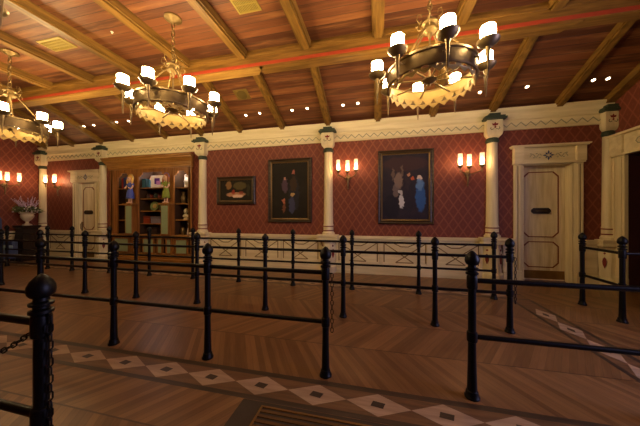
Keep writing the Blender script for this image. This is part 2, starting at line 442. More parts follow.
# ------------------------------------------------------------------ doors
def octa(x0, x1, z0, z1, c_):
    return [(x0+c_,z0),(x1-c_,z0),(x1-c_*.0,z0+c_),(x1,z1-c_),(x1-c_,z1),(x0+c_,z1),(x0,z1-c_),(x0,z0+c_)]
def outline(bm, poly, y0, y1, t):
    cx = sum(p[0] for p in poly)/len(poly); cz = sum(p[1] for p in poly)/len(poly)
    xs = [p[0] for p in poly]; zz = [p[1] for p in poly]; w = (max(xs)-min(xs))/2; h = (max(zz)-min(zz))/2
    inn = [(cx+(x-cx)*(w-t)/w, cz+(z-cz)*(h-t)/h) for x, z in poly]
    n = len(poly)
    for i in range(n):
        j = (i+1) % n
        loft(bm, [[(poly[i][0],y,poly[i][1]),(poly[j][0],y,poly[j][1]),(inn[j][0],y,inn[j][1]),(inn[i][0],y,inn[i][1])] for y in (y0,y1)])
def make_door(name, x0, x1, zt, fx0, fx1, recess):
    # leaf
    yl = YB+recess
    bm = NB(); box(bm, x0+.005, x1-.005, yl, yl+.05, .01, zt-.005)
    d = struct(mk(name, bm, M['doorleaf'], bev=.003))
    a, b = x0+.09, x1-.13
    for z0, z1 in ((.90, zt-.13), (.28, .80)):
        bm = NB(); prism(bm, octa(a, b, z0, z1, .09), yl-.008, yl+.004); mk('panel', bm, M['doorleaf'], d)
        bm = NB(); outline(bm, octa(a-.008, b+.008, z0-.008, z1+.008, .093), yl-.014, yl+.002, .02); mk('panel_moulding', bm, M['redbrown'], d)['label'] = 'russet painted moulding'
    mk('kick_plate', bx(x0+.02, x1-.02, yl-.006, yl+.002, .04, .21), M['kick'], d, bev=.01)['label'] = 'brass kick plate'
    bm = NB(); prism(bm, octa((a+b)/2-.17, (a+b)/2+.17, 1.375, 1.495, .04), yl-.03, yl-.008)
    s = mk('door_sign', bm, M['darkplate'], d); s['label'] = 'small dark oval plate'
    mk('plate_line', bx((a+b)/2-.10, (a+b)/2+.10, yl-.033, yl-.03, 1.428, 1.442), M['framegold'], s)
    bm = NB(); box(bm, x0+.02, x0+.055, yl-.02, yl, .86, 1.14); tube(bm, [(x0+.04,yl-.015,.9),(x0+.04,yl-.06,.93),(x0+.04,yl-.06,1.07),(x0+.04,yl-.015,1.1)], .009)
    mk('door_handle', bm, M['bronze_dark'], d)
    # frame
    bm = NB()
    box(bm, x0-.03, x0+.012, YB-.02, yl, 0, zt-.012); box(bm, x1-.012, x1+.03, YB-.02, yl, 0, zt-.012); box(bm, x0-.03, x1+.03, YB-.02, yl, zt-.012, zt+.03)
    box(bm, x0-.05, x0-.028, YB-.04, YB, 0, zt+.02); box(bm, x1+.028, x1+.05, YB-.04, YB, 0, zt+.02)
    fr = trim(bm, M['cream'], bev=.003); fr.name = 'trim_%s_frame' % name
    def pilaster(p, q):
        bm = NB(); box(bm, p, q, YB-.045, YB, 0, zt+.01); w = q-p
        box(bm, p-.008, q+.008, YB-.06, YB, 0, .22)
        for f in (.25, .75):
            box(bm, p+w*f-.016, p+w*f+.016, YB-.058, YB-.045, .24, zt-.02)
        mk('pilaster', bm, M['cream'], fr, bev=.003)
        bm = NB(); box(bm, p+w*.5-.005, p+w*.5+.005, YB-.0475, YB-.045, .24, zt-.02); mk('groove', bm, M['cream_line'], fr)
    pilaster(fx0+.02, x0-.045); pilaster(x1+.045, fx1-.02)
    lz0, lz1 = zt+.01, zt+.33
    bm = NB(); box(bm, fx0+.03, fx1-.03, YB-.05, YB, lz0, lz1)
    box(bm, fx0, fx1, YB-.075, YB, lz0, lz0+.035)
    for p, q in ((fx0, x0-.02), (x1+.02, fx1)):
        box(bm, p+.005, q, YB-.095, YB, lz0+.03, lz1)
    box(bm, fx0-.03, fx1+.03, YB-.12, YB, lz1, lz1+.02); box(bm, fx0-.05, fx1+.05, YB-.14, YB, lz1+.02, lz1+.045)
    lt = mk('lintel', bm, M['creamx'], fr, bev=.003)
    cx, cz = (x0+x1)/2, (lz0+lz1)/2
    bm = NB()
    for k in range(8):
        an = k*PI/4; u, w_ = (math.cos(an), math.sin(an))
        r0, r1 = .018, (.10 if k % 2 == 0 else .075)
        prism(bm, [(cx+u*r0, cz+w_*r0), (cx+u*(r0+r1)/2+w_*.016, cz+w_*(r0+r1)/2-u*.016), (cx+u*r1, cz+w_*r1), (cx+u*(r0+r1)/2-w_*.016, cz+w_*(r0+r1)/2+u*.016)], YB-.056, YB-.049)
    mk('carved_rosette', bm, M['blue'], lt)['label'] = 'blue eight petal rosette'
    bm = NB()
    for s_ in (-1, 1):
        tube(bm, [(cx+s_*(.12+.022*i), YB-.052, cz+.035*math.sin(i*1.15)) for i in range(10)], .006, 5)
        for i in range(4):
            sphere(bm, (cx+s_*(.15+.05*i), YB-.052, cz+(.04 if i % 2 else -.04)), .018, .004, .010, 6, 4)
    mk('painted_vine', bm, M['grey_line'], lt)['label'] = 'grey green painted vine'
    return d
make_door('door_1', 2.86, 3.69, 2.36, 2.67, 3.87, .17)
make_door('door_2', -9.06, -8.40, 2.34, -9.28, -8.16, .07)

# archway frame on the right wall
bm = NB()
for y0, y1 in ((5.53, 5.80), (4.0, 4.27)):
    box(bm, XR-.06, XR, y0, y1, 0, 2.42); box(bm, XR-.085, XR, y0-.01, y1+.01, 0, .22)
    box(bm, XR-.075, XR-.06, y0+.04, y0+.09, .24, 2.40); box(bm, XR-.075, XR-.06, y1-.09, y1-.04, .24, 2.40)

arch = trim(bm, M['cream'], bev=.003)
bm = NB(); box(bm, XR-.07, XR, 3.98, 5.80, 2.42, 2.78); box(bm, XR-.10, XR, 3.96, 5.81, 2.42, 2.455)
box(bm, XR-.11, XR, 5.52, 5.80, 2.45, 2.78); box(bm, XR-.15, XR, 3.94, 5.82, 2.78, 2.82)
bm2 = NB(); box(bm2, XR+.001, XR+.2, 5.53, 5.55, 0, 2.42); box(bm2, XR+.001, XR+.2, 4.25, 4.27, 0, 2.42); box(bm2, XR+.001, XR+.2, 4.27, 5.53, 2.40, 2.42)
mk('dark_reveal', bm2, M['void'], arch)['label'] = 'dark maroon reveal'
al = mk('lintel', bm, M['creamx'], arch, bev=.003)
bm = NB()
for y in (5.2, 4.9, 4.6, 4.3):
    tube(bm, [(XR-.073, y+.11*math.cos(t*PI/4), 2.61+.06*math.sin(t*PI/4)) for t in range(8)], .007, 5, closed=True)
mk('painted_vine', bm, M['grey_line'], al)

# ------------------------------------------------------------------ columns
def make_column(x, label, y=5.68, corner=False):
    t = thing('column', label, 'column', (x, y, 0))
    hw = .2
    # pedestal: broad diagonal facets
    def sec(w, d0, d1, z, k=.055):
        return [(-w, YB-y, z), (-w, -d0, z), (-k, -d1, z), (k, -d1, z), (w, -d0, z), (w, YB-y, z)]
    bm = NB()
    loft(bm, [sec(.215,.02,.20,0), sec(.215,.02,.20,.14), sec(.18,.0,.165,.17), sec(.17,.0,.155,.30), sec(.195,.0,.18,.55), sec(.165,.0,.15,.68), sec(.17,.0,.155,.76)])
    mk('pedestal', bm, M['cream'], t)
    for s_ in (-1, 1):
        bm = NB()
        p0 = Vector((s_*.195, 0, 0)); p1 = Vector((s_*.055, -.18, 0)); mid = (p0+p1)/2
        e = (p1-p0).normalized(); nrm = Vector((s_*abs(e.y), -abs(e.x), 0)).normalized()
        poly = [(0,-.12),(.03,-.05),(.036,.01),(.026,.06),(0,.09),(-.026,.06),(-.036,.01),(-.03,-.05)]
        rings = []
        for off in (-.035, .012):
            rings.append([tuple(mid + e*a + nrm*off + Vector((0,0,.47+b))) for a, b in poly])
        loft(bm, rings)
        q = [(0,-.022),(.022,0),(0,.022),(-.022,0)]
        loft(bm, [[tuple(mid + e*a + nrm*off + Vector((0,0,.63+b))) for a, b in q] for off in (-.04,.004)])
        mk('red_teardrop', bm, M['red'], t)['label'] = 'red carved teardrop'
    bm = NB(); box(bm, -.245, .245, -.22, YB-y, .76, .80); box(bm, -.225, .225, -.20, YB-y, .80, .84); box(bm, -.25, .25, -.23, YB-y, .84, .89)
    mk('pedestal_cap', bm, M['creamx'], t, bev=.006)
    bm = NB()
    lathe(bm, [(.15,.89),(.15,.93),(.125,.95),(.12,1.0),(.12,1.10),(.122,1.12),(.112,1.14),(.104,2.0),(.096,2.85)], 24); mk('shaft', bm, M['cream'], t, smooth=True)
    for z in (.985, 1.085):
        bm = NB(); lathe(bm, [(.12,z-.012),(.128,z-.008),(.128,z+.008),(.12,z+.012)], 24); mk('shaft_ring', bm, M['red'], t, smooth=True)['label'] = 'dark red painted ring'
    bm = NB(); lathe(bm, [(.09,2.83),(.115,2.84),(.125,2.87),(.115,2.90),(.10,2.93),(.09,2.94)], 24); mk('collar', bm, M['green'], t, smooth=True)['label'] = 'dark green collar'
    bm = NB()
    def sq(w, z): return [(-w,-w,z),(w,-w,z),(w,w,z),(-w,w,z)]
    loft(bm, [sq(.095,2.93), sq(.135,2.98), sq(.145,3.02), sq(.145,3.26), sq(.13,3.28)]); mk('capital', bm, M['cream'], t)
    bm = NB()
    yf = -.146
    for an in (-50, 0, 50, 180):
        a = R(an); u, w_ = math.sin(a), math.cos(a); L = .075 if an != 180 else .05
        prism(bm, [(0, 3.15), (u*L*.55+w_*.02, 3.15+w_*L*.55-u*.02), (u*L, 3.15+w_*L), (u*L*.55-w_*.02, 3.15+w_*L*.55+u*.02)], yf-.006, yf+.002)
    mk('carved_flower', bm, M['red'], t)['label'] = 'red painted flower'
    bm = NB()
    for s_ in (-1, 1): tube(bm, [(s_*.02, yf, 3.09), (s_*.06, yf, 3.075), (s_*.085, yf, 3.10), (s_*.07, yf, 3.125)], .006, 5)
    mk('painted_leaf', bm, M['green'], t)
    bm = NB(); box(bm, -.20, .20, -.20, .02, 3.28, 3.32); box(bm, -.175, .175, -.175, .02, 3.32, 3.355); 
    box(bm, -.10, .10, -.15, .02, 3.355, 3.41)
    mk('abacus', bm, M['green'], t, bev=.005)['label'] = 'dark green top slab'
    return t
clab = ['cream round column in the corner by the flower urn',
        'cream round column between the left door and the display cabinet',
        'cream round column between the display cabinet and the small painting',
        'cream round column between the tall group painting and the wide-lit blue painting',
        'cream round column between a three-candle sconce and the right door',
        'cream round column in the corner beside the dark archway']
clab[3] = 'cream round column between the two tall paintings'
for x, l in zip(COLX, clab):
    c_ = make_column(x, l, y=5.83)
    if x > 4: c_.scale = (.8, .8, 1)

# ------------------------------------------------------------------ railings
POSTP = [(.052,0),(.052,.012),(.044,.022),(.040,.05),(.034,.055),(.029,.26),(.027,.41),(.034,.415),(.036,.425),(.036,.475),(.034,.485),(.027,.49),(.0265,.80),(.034,.805),(.036,.815),(.036,.892),(.034,.90),(.026,.908)]
FINP = [(.028,.905),(.043,.911),(.043,.924),(.028,.931),(.028,.940),(.042,.946),(.043,.957),(.028,.965),(.027,.978),(.038,.984),(.046,.996),(.049,1.012),(.047,1.032),(.038,1.053),(.024,1.070),(.012,1.081),(.003,1.086)]
def chain_mesh(bm, pts, L=.047, w=.011, r=.0035):
    # links alternate by a quarter turn along a polyline
    pts = [Vector(p) for p in pts]
    seg = [0]
    for a, b in zip(pts, pts[1:]): seg.append(seg[-1]+(b-a).length)
    def at(s):
        for i in range(len(pts)-1):
            if s <= seg[i+1] or i == len(pts)-2:
                f = (s-seg[i])/(seg[i+1]-seg[i]); return pts[i].lerp(pts[i+1], f), (pts[i+1]-pts[i]).normalized()
    step = L-2.6*r; n = int(seg[-1]/step)
    for i in range(n):
        c_, t = at((i+.5)*step)
        a = Vector((0,0,1)) if abs(t.z) < .8 else Vector((1,0,0))
        u = t.cross(a).normalized(); v = t.cross(u)
        side = u if i % 2 else v
        h = L/2-r; loop = []
        for k in range(10):
            an = 2*PI*k/10
            ca, sa = math.cos(an), math.sin(an)
            loop.append(c_ + t*((h-w)*(1 if ca > 0 else -1)*(1 if abs(ca) > .2 else 0) + ca*w) + side*sa*w)
        tube(bm, loop, r, 5, closed=True)
def railing(label, y, xs, gaps=(), group=None, end_rail=True):
    t = thing('queue_railing', label, 'railing', (xs[0], y, 0))
    x0 = xs[0]
    for x in xs:
        bm = NB(); lathe(bm, POSTP, 16); p = mk('post', bm, M['iron'], t, (x-x0, 0, 0), smooth=True)
        bm = NB(); lathe(bm, FINP, 16)
        mk('finial', bm, M['iron'], p, smooth=True)
    for a, b in zip(xs, xs[1:]):
        if (a, b) in gaps: continue
        for z in (.45, .865):
            bm = NB(); tube(bm, [(a-x0+.03, 0, z), (b-x0-.03, 0, z)], .0185, 10); mk('rail', bm, M['iron'], t, smooth=True)
    return t
r0 = railing('black iron railing ending at the large post nearest the bottom left corner', .81, [-2.70, -1.48])
railing('black iron railing in the front row, left of the entry gap with a chain', 2.055, [-4.9, -3.77, -2.70, -1.57, -.43])
railing('black iron railing right of the entry gap, running off the right edge', 2.055, [.68, 1.81])
railing('long black iron railing in the middle row, ending in a chained post on the right', 3.29, [-8.2, -7.1, -6.05, -4.96, -3.86, -2.70, -1.57, -.45, .68, 1.48])
railing('long black iron railing in the back row, closest to the painted wall', 4.54, [-9.56, -8.08, -7.26, -6.10, -4.96, -3.83, -2.75, -1.59, -.46, .68, 1.82])
# right L-shaped railing
t = railing('black iron corner railing in front of the right door and archway', 3.92, [3.0, 4.1])
bm = NB(); lathe(bm, POSTP, 16); p = mk('post', bm, M['iron'], t, (0, .63, 0), smooth=True)
bm = NB(); lathe(bm, FINP, 16)
mk('finial', bm, M['iron'], p, smooth=True)
for z in (.45, .865):
    bm = NB(); tube(bm, [(0, .03, z), (0, .60, z)], .0185, 10); mk('rail', bm, M['iron'], t, smooth=True)
# chains
def chain(label, pts, hook):
    bm = NB(); chain_mesh(bm, pts); tube(bm, [hook, pts[0]], .006, 6)
    tag(mk('chain', bm, M['iron'], smooth=True), label, 'chain')
def hang(x, y, z0, z1, dx=.055):
    return [(x+dx, y, z0-(z0-z1)*i/6) for i in range(7)], (x+.03, y, z0)
p, h = hang(-.43, 2.055, .86, .36); chain('black chain hanging down the post beside the front entry gap', p, h)
p, h = hang(1.48, 3.29, .86, .30); chain('black chain hanging down the end post in front of the right door', p, h)
p, h = hang(-1.48, .81, .90, .20, .052); chain('black chain hanging straight down the large near post at bottom left', p, h)
pts = [(-1.515-1.15*k/16, .81, .835-.21*4*(k/16)*(1-k/16)) for k in range(17)]
chain('black chain draped in a curve leftward from the large near post', pts, (-1.51, .81, .835))

# ------------------------------------------------------------------ chandeliers
def ringpts(rad, z, n=48): return [(rad*math.cos(2*PI*i/n), rad*math.sin(2*PI*i/n), z) for i in range(n)]
def make_chandelier(loc, label):
    t = thing('chandelier', label, 'chandelier', loc)
    Z = lambda z: z-H1
    bm = NB(); lathe(bm, [(.115,0),(.115,-.015),(.10,-.03),(.075,-.035),(.06,-.05),(.03,-.06),(.02,-.075),(.01,-.09)], 24); mk('canopy', bm, M['brass'], t, smooth=True)
    bm = NB(); chain_mesh(bm, [(0,0,-.08),(0,0,Z(3.58))], .085, .022, .008); mk('chain', bm, M['brass'], t, smooth=True)
    bm = NB(); lathe(bm, [(.012,Z(3.60)),(.03,Z(3.58)),(.02,Z(3.56)),(.05,Z(3.54)),(.085,Z(3.52)),(.085,Z(3.505)),(.06,Z(3.49)),(.06,Z(3.46)),(.08,Z(3.45)),(.08,Z(3.43)),(.03,Z(3.40)),(.02,Z(3.36)),(.012,Z(3.34))], 16)
    mk('coronet', bm, M['brass'], t, smooth=True)
    bm = NB()
    for k in range(6):
        a = k*PI/3+.3; ca, sa = math.cos(a), math.sin(a)
        tube(bm, [(ca*r, sa*r, Z(z)) for r, z in ((.06,3.52),(.11,3.50),(.15,3.54),(.14,3.60),(.10,3.61),(.095,3.575))], .005, 5)
        tube(bm, [(ca*r, sa*r, Z(z)) for r, z in ((.07,3.45),(.13,3.42),(.16,3.46),(.13,3.48))], .005, 5)
    mk('scrollwork', bm, M['brass'], t, smooth=True)
    for k in range(4):
        a = R(4)+PI/4+k*PI/2; ca, sa = math.cos(a), math.sin(a)
        bm = NB(); tube(bm, [(ca*.05, sa*.05, Z(3.46)), (ca*.14, sa*.14, Z(3.36)), (ca*.44, sa*.44, Z(2.95))], .009, 8); mk('suspension_rod', bm, M['brass'], t, smooth=True)
    bm = NB(); lathe(bm, [(.011,Z(3.36)),(.011,Z(2.92)),(.03,Z(2.90)),(.075,Z(2.885)),(.08,Z(2.87)),(.05,Z(2.85)),(.015,Z(2.83)),(.004,Z(2.80))], 16); mk('hub', bm, M['bronze_dark'], t, smooth=True)
    # outer drum ring with rims
    bm = NB(); n = 64
    prof = [(.452,2.80),(.470,2.80),(.472,2.815),(.462,2.82),(.462,2.945),(.474,2.95),(.474,2.97),(.452,2.97)]
    loft(bm, [[(r*math.cos(2*PI*i/n), r*math.sin(2*PI*i/n), Z(z)) for r, z in prof] for i in range(n)], closed=True)
    mk('drum_ring', bm, M['bronze_dark'], t, smooth=True)
    # scalloped cream band with pierced triangles
    bm = NB(); n = 22; rr = .444
    P = lambda a, z, r=rr: bm.verts.new((r*math.cos(a), r*math.sin(a), Z(z)))
    for i in range(n):
        a0, a1 = 2*PI*i/n, 2*PI*(i+1)/n; am = (a0+a1)/2; da = (a1-a0)
        am1, am2 = a0+da*.25, a0+da*.75
        UL, UM, UR = P(a0,2.94), P(am,2.94), P(a1,2.94)
        TL, TR, BL, BR = P(a0,2.845), P(a1,2.845), P(a0,2.778), P(a1,2.778)
        a_, b_, c_ = P(a0+da*.22,2.785), P(a1-da*.22,2.785), P(am,2.842)
        bm.faces.new((UL,UM,UR,TR,c_,TL)); bm.faces.new((TL,c_,a_,BL)); bm.faces.new((TR,BR,b_,c_)); bm.faces.new((BL,a_,b_,BR))
        tip = P(am,2.728); bm.faces.new((BL,BR,tip))
    bmesh.ops.remove_doubles(bm, verts=bm.verts, dist=1e-4)
    sb = mk('scalloped_band', bm, M['gilt'], t)
    s = sb.modifiers.new('thick', 'SOLIDIFY'); s.thickness = .006
    sb['label'] = 'cream band with triangular teeth'
    for k in range(8):
        a = R(4)+k*PI/4; ca, sa = math.cos(a), math.sin(a)
        bm = NB(); tube(bm, [(ca*.06, sa*.06, Z(2.872)), (ca*.45, sa*.45, Z(2.872))], .010, 8); mk('spoke', bm, M['brass'], t, smooth=True)
        bm = NB()
        tube(bm, [(ca*.462, sa*.462, Z(2.90)), (ca*.52, sa*.52, Z(2.87)), (ca*.572, sa*.572, Z(2.88))], .008, 6)
        lathe(bm, [(.003,Z(2.640)),(.008,Z(2.680)),(.014,Z(2.780)),(.020,Z(2.900)),(.026,Z(2.930)),(.05,Z(2.940)),(.088,Z(2.970)),(.098,Z(2.990)),(.094,Z(2.992)),(.07,Z(2.975)),(.04,Z(2.970))], 20, (ca*.58, sa*.58, 0))
        cp = mk('candle_cup', bm, M['bronze_dark'], t, smooth=True)
        bm = NB(); lathe(bm, [(.05,Z(2.972)),(.062,Z(2.980)),(.064,Z(3.000)),(.064,Z(3.115)),(.060,Z(3.122)),(.02,Z(3.122))], 20, (ca*.58, sa*.58, 0))
        mk('candle_lamp', bm, M['candle'], cp, smooth=True)['label'] = 'glowing white candle lamp'
    return t
ch = make_chandelier((.57, 3.02, H1), 'round bronze candle chandelier in front of the blue painting, furthest right')
for loc, l in (((-2.89, 3.03, H1), 'round bronze candle chandelier above the display cabinet, second from the right'),
               ((-6.27, 3.01, H1), 'round bronze candle chandelier partly cut off at the left edge'),
               ((-2.93, .74, H1), 'chandelier whose candle just shows in the top left corner')):
    c_ = copy_tree(ch); c_.location = loc; c_['label'] = l; c_.rotation_euler.z = R(13 if loc[0] > -3 and loc[1] > 1 and loc[0] > -2.9 else 8 if loc[0] < -6 else 0)

# ------------------------------------------------------------------ wall sconces
def make_sconce(loc, rz, label):
    t = thing('wall_sconce', label, 'wall lamp', loc, rz)
    bm = NB(); lathe(bm, [(.0,-.012),(.05,-.01),(.055,0),(.05,.01),(.02,.016)], 16); bmesh.ops.rotate(bm, verts=bm.verts, matrix=Matrix.Rotation(PI/2, 3, 'X'), cent=(0,0,0)); bmesh.ops.translate(bm, verts=bm.verts, vec=(0,-.015,2.24))
    tube(bm, [(0,-.02,2.24),(0,-.05,2.15),(0,-.06,2.06),(0,-.035,1.98),(0,-.05,1.96)], [.03,.024,.018,.012,.018], 8)
    for s_ in (-1, 1): sphere(bm, (s_*.035, -.04, 2.20), .03, .02, .045, 8, 6)
    mk('backplate', bm, M['bronze_dark'], t, smooth=True)
    for dx, yy in ((-.20, -.24), (0, -.14), (.20, -.24)):
        bm = NB()
        if dx: tube(bm, [(0,-.03,2.22),(dx*.45,-.10,2.21),(dx*.9,yy,2.25),(dx,yy,2.30),(dx,yy,2.33)], .010, 6)
        else: tube(bm, [(0,-.03,2.22),(0,-.10,2.22),(0,yy,2.28),(0,yy,2.33)], .012, 6)
        lathe(bm, [(.008,2.28),(.02,2.31),(.045,2.335),(.062,2.35),(.062,2.36),(.03,2.36)], 14, (dx,yy,0))
        lathe(bm, [(.002,2.20),(.010,2.23),(.014,2.28)], 8, (dx,yy,0))
        a = mk('lamp_arm', bm, M['bronze_dark'], t, smooth=True)
        bm = NB(); loft(bm, [[(r*math.cos(2*PI*k/16), r*math.sin(2*PI*k/16), z) for k in range(16)] for r, z in ((.034,0),(.041,.01),(.041,.24))], cap=False)
        mk('glass_shade', bm, M['sglass'], a, (dx, yy, 2.362), smooth=True)['label'] = 'glowing amber glass cylinder'
        bm = NB(); lathe(bm, [(.010,-.002),(.013,.03),(.020,.06),(.021,.09),(.012,.13),(.003,.15)], 12); mk('flame_bulb', bm, M['bulb'], a, (dx, yy, 2.362), smooth=True)
    return t
make_sconce((-.68, YB, 0), 0, 'three-candle wall sconce just right of the middle column')
make_sconce((1.84, YB, 0), 0, 'three-candle wall sconce right of the blue painting')
make_sconce((-9.88, YB, 0), 0, 'three-candle wall sconce left of the left door')
make_sconce((XL, 5.02, 0), PI/2, 'three-candle wall sconce on the left wall beside the flower urn')

# ------------------------------------------------------------------ paintings
def painting(name, x0, x1, z0, z1, label, cmat, fw=.09, gold=False):
    cx, cz = (x0+x1)/2, (z0+z1)/2; w, h = (x1-x0)/2, (z1-z0)/2
    t = thing(name, label, 'painting', (cx, YB, cz))
    bm = NB()
    prof = [(0,-.0),(0,-.05),(.018,-.07),(.045,-.055),(.07,-.06),(fw,-.03),(fw,0)]
    rings = []
    for sx, sz in ((-1,-1),(1,-1),(1,1),(-1,1)):
        rings.append([(sx*(w-d), y, sz*(h-d)) for d, y in prof])
    loft(bm, rings, closed=True); mk('frame', bm, M['frame'], t)
    bm = NB(); rings = []
    for sx, sz in ((-1,-1),(1,-1),(1,1),(-1,1)):
        rings.append([(sx*(w-d), y, sz*(h-d)) for d, y in ((fw-.012,-.02),(fw-.012,-.048),(fw+.012,-.042),(fw+.012,-.02))])
    loft(bm, rings, closed=True); mk('gilt_lip', bm, M['framegold'], t)
    mk('canvas', bx(-w+fw, w-fw, -.028, -.002, -h+fw, h-fw), cmat, t)
    return t
W1, H_1 = 1.11-.18, .71-.18
painting('painting', -4.16, -3.05, 1.63, 2.35, 'small landscape-format dark painting with pale highlights, beside the cabinet column',
    canvas('small_canvas', ((20,15,10),(44,34,20)), [(.28,.75,.10,.22,(150,110,62),.7),(.62,.72,.22,.2,(96,84,44),.7),(.5,.3,.32,.12,(190,140,104),.8),(.55,.22,.18,.08,(226,196,170),.8),(.42,.42,.06,.12,(150,52,36),.8),(.66,.38,.07,.1,(140,60,40),.7),(.88,.5,.05,.3,(60,60,36),.6)], .93, .54), .085)
painting('painting', -2.69, -1.56, 1.17, 2.74, 'tall dark painting of muted standing shapes, left of the middle column',
    canvas('tall_canvas', ((18,14,11),(36,28,20)), [(.62,.44,.16,.34,(38,36,42),.9),(.60,.62,.10,.14,(62,44,26),.8),(.61,.82,.045,.042,(176,104,84),.85),(.37,.60,.09,.15,(88,66,82),.75),(.37,.715,.045,.035,(196,138,114),.75),(.57,.42,.06,.045,(186,152,96),.8),(.56,.24,.09,.16,(62,64,92),.8),(.34,.31,.055,.045,(182,110,80),.8),(.34,.2,.06,.10,(120,72,48),.75)], .95, 1.39, .5), .09)
painting('painting', 0.0, 1.18, 1.15, 2.80, 'tall dark blue painting with pale and blue shapes, between the two sconces',
    canvas('blue_canvas', ((22,24,44),(52,40,48)), [(.5,.85,.5,.12,(70,42,42),.5),(.24,.70,.03,.10,(112,92,84),.6),(.44,.74,.03,.10,(108,88,80),.6),(.2,.2,.2,.2,(20,20,36),.7),(.36,.60,.10,.14,(128,108,100),.8),(.30,.46,.07,.12,(110,96,96),.7),(.42,.28,.055,.12,(196,196,210),.8),(.40,.42,.05,.04,(190,186,196),.7),(.55,.6,.06,.16,(50,40,50),.8),(.57,.69,.035,.03,(196,140,110),.7),(.66,.62,.04,.035,(190,92,56),.85),(.66,.46,.05,.14,(36,34,48),.8),(.80,.62,.055,.05,(214,190,180),.8),(.82,.36,.11,.26,(44,86,150),.85),(.8,.52,.07,.1,(96,130,180),.7)], 1.0, 1.47, .4), .09)

# ------------------------------------------------------------------ ceiling fittings
for i, (x, y) in enumerate([(-7.93,5.24),(-7.58,5.24),(-6.76,5.22),(-6.37,5.23),(-3.08,5.41),(-2.71,5.39),(-1.91,5.40),(-1.55,5.39),(-.74,5.40),(-.42,5.39),(1.93,5.42),(2.71,5.40),(3.72,5.40),(3.93,5.39),(.72,5.40),(.44,5.40)]):
    if i in (12, 13): y = 5.40
    where = ['over the left door']*2+['over the display cabinet']*2+['over the small dark painting']*2+['over the tall dark painting']*2+['over the sconce by the middle column']*2+['beside the chandelier, over the right sconce','over the left side of the right door','over the right door, left of the last two','at the far right end of the row','over the blue painting','over the blue painting']
    t = thing('downlight', 'small round recessed ceiling downlight ' + where[i], 'ceiling light', (x, y, zs(y)-.001), 0, 'recessed downlights in the sloping ceiling')
    t.rotation_euler = (-math.atan(TS), 0, 0)
    bm = NB(); n = 20
    loft(bm, [[(r*math.cos(2*PI*k/n), r*math.sin(2*PI*k/n), z) for r, z in ((.030,0),(.045,0),(.042,-.010),(.030,-.010))] for k in range(n)], closed=True); mk('trim_ring', bm, M['gilt'], t, smooth=True)
    bm = NB(); lathe(bm, [(.028,-.001),(.028,-.006),(.02,-.008),(.004,-.009)], 20); mk('lens', bm, M['downl'], t, smooth=True)
def vent(x, y, w, d, label):
    t = thing('ceiling_vent', label, 'ceiling vent', (x, y, H1))
    bm = NB(); loft(bm, [[(sx*w, sy*d, 0), (sx*w, sy*d, -.012), (sx*(w-.03), sy*(d-.03), -.016), (sx*(w-.03), sy*(d-.03), 0)] for sx, sy in ((-1,-1),(1,-1),(1,1),(-1,1))], closed=True)
    mk('vent_frame', bm, M['ventm'], t)
    mk('backing', bx(-w+.03, w-.03, -d+.03, d-.03, -.004, 0), M['ventd'], t)
    bm = NB(); n = int(w/.014)
    for i in range(n):
        xx = -w+.035+(2*w-.07)*(i+.5)/n; box(bm, xx-.005, xx+.005, -d+.03, d-.03, -.012, -.004)
    for k in (-1, 0, 1): box(bm, -w+.03, w-.03, k*d*.4-.004, k*d*.4+.004, -.0125, -.003)
    mk('louvres', bm, M['ventm'], t)
vent(-5.21, 3.05, .25, .13, 'rectangular yellow ceiling vent between the two left chandeliers')
vent(-1.74, 2.95, .17, .23, 'rectangular yellow ceiling vent near the top middle edge')
t = thing('ceiling_speaker', 'faint square grille on the sloping ceiling right of the left chandelier', 'ceiling speaker', (-2.87, 4.88, zs(4.88)-.001)); t.rotation_euler = (-math.atan(TS), 0, 0)
mk('grille_plate', bx(-.16, .16, -.13, .13, -.012, 0), plain('olive_grille', (110, 88, 36), .6), t, bev=.006)
bm = NB(); lathe(bm, [(.11,-.012),(.11,-.018),(.02,-.022)], 24); mk('speaker_cone', bm, plain('olive_grille_dark', (92, 74, 30), .6), t)
bm = NB(); lathe(bm, [(.020,0),(.020,-.005),(.006,-.008),(.006,-.022),(.012,-.023),(.012,-.026),(.004,-.027)], 12)
tag(mk('ceiling_sprinkler', bm, M['white'], loc=(-4.03, 3.04, H1), smooth=True), 'tiny white sprinkler head on the ceiling boards left of the chandelier', 'sprinkler')

# ------------------------------------------------------------------ display cabinet
cb = thing('display_cabinet', 'large walnut display cabinet with lit shelves, built between two columns', 'cabinet', (-6.30, 5.75, 0))
X = lambda x: x+6.30
Yc = lambda y: y-5.75
mc = lambda name, bm, mat, parent=cb, **k: mk(name, bm, mat, parent, **k)
bays = [(-7.42, -6.95), (-6.66, -5.74), (-5.46, -5.00)]
bm = NB()                                                  # carcass
box(bm, X(-7.66), X(-4.94), Yc(6.22), Yc(6.26), 0, 2.76)
box(bm, X(-7.66), X(-7.62), 0, Yc(6.22), 0, 2.76); box(bm, X(-4.98), X(-4.94), 0, Yc(6.22), 0, 2.76)
box(bm, X(-7.62), X(-4.98), 0, Yc(6.22), 2.72, 2.76)
mc('carcass', bm, M['cabin'])
bm = NB()                                                  # face frame with bays cut
xs = [-7.70] + [v for b in bays for v in b] + [-4.90]
for a, b in zip(xs[::2], xs[1::2]): box(bm, X(a), X(b), 0, .04, .12, 2.70)
for a, b in bays:
    box(bm, X(a), X(b), 0, .04, 2.56, 2.70); box(bm, X(a), X(b), 0, .04, .67, .76)
    w = b-a
    prism(bm, [(X(a),2.56),(X(a),2.44),(X(a)+.05,2.44),(X(a)+.06,2.48),(X(a)+.11,2.50),(X(a)+.13,2.56)], 0, .04)
    prism(bm, [(X(b),2.56),(X(b)-.13,2.56),(X(b)-.11,2.50),(X(b)-.06,2.48),(X(b)-.05,2.44),(X(b),2.44)], 0, .04)
mc('face_frame', bm, M['cab'], bev=.003)
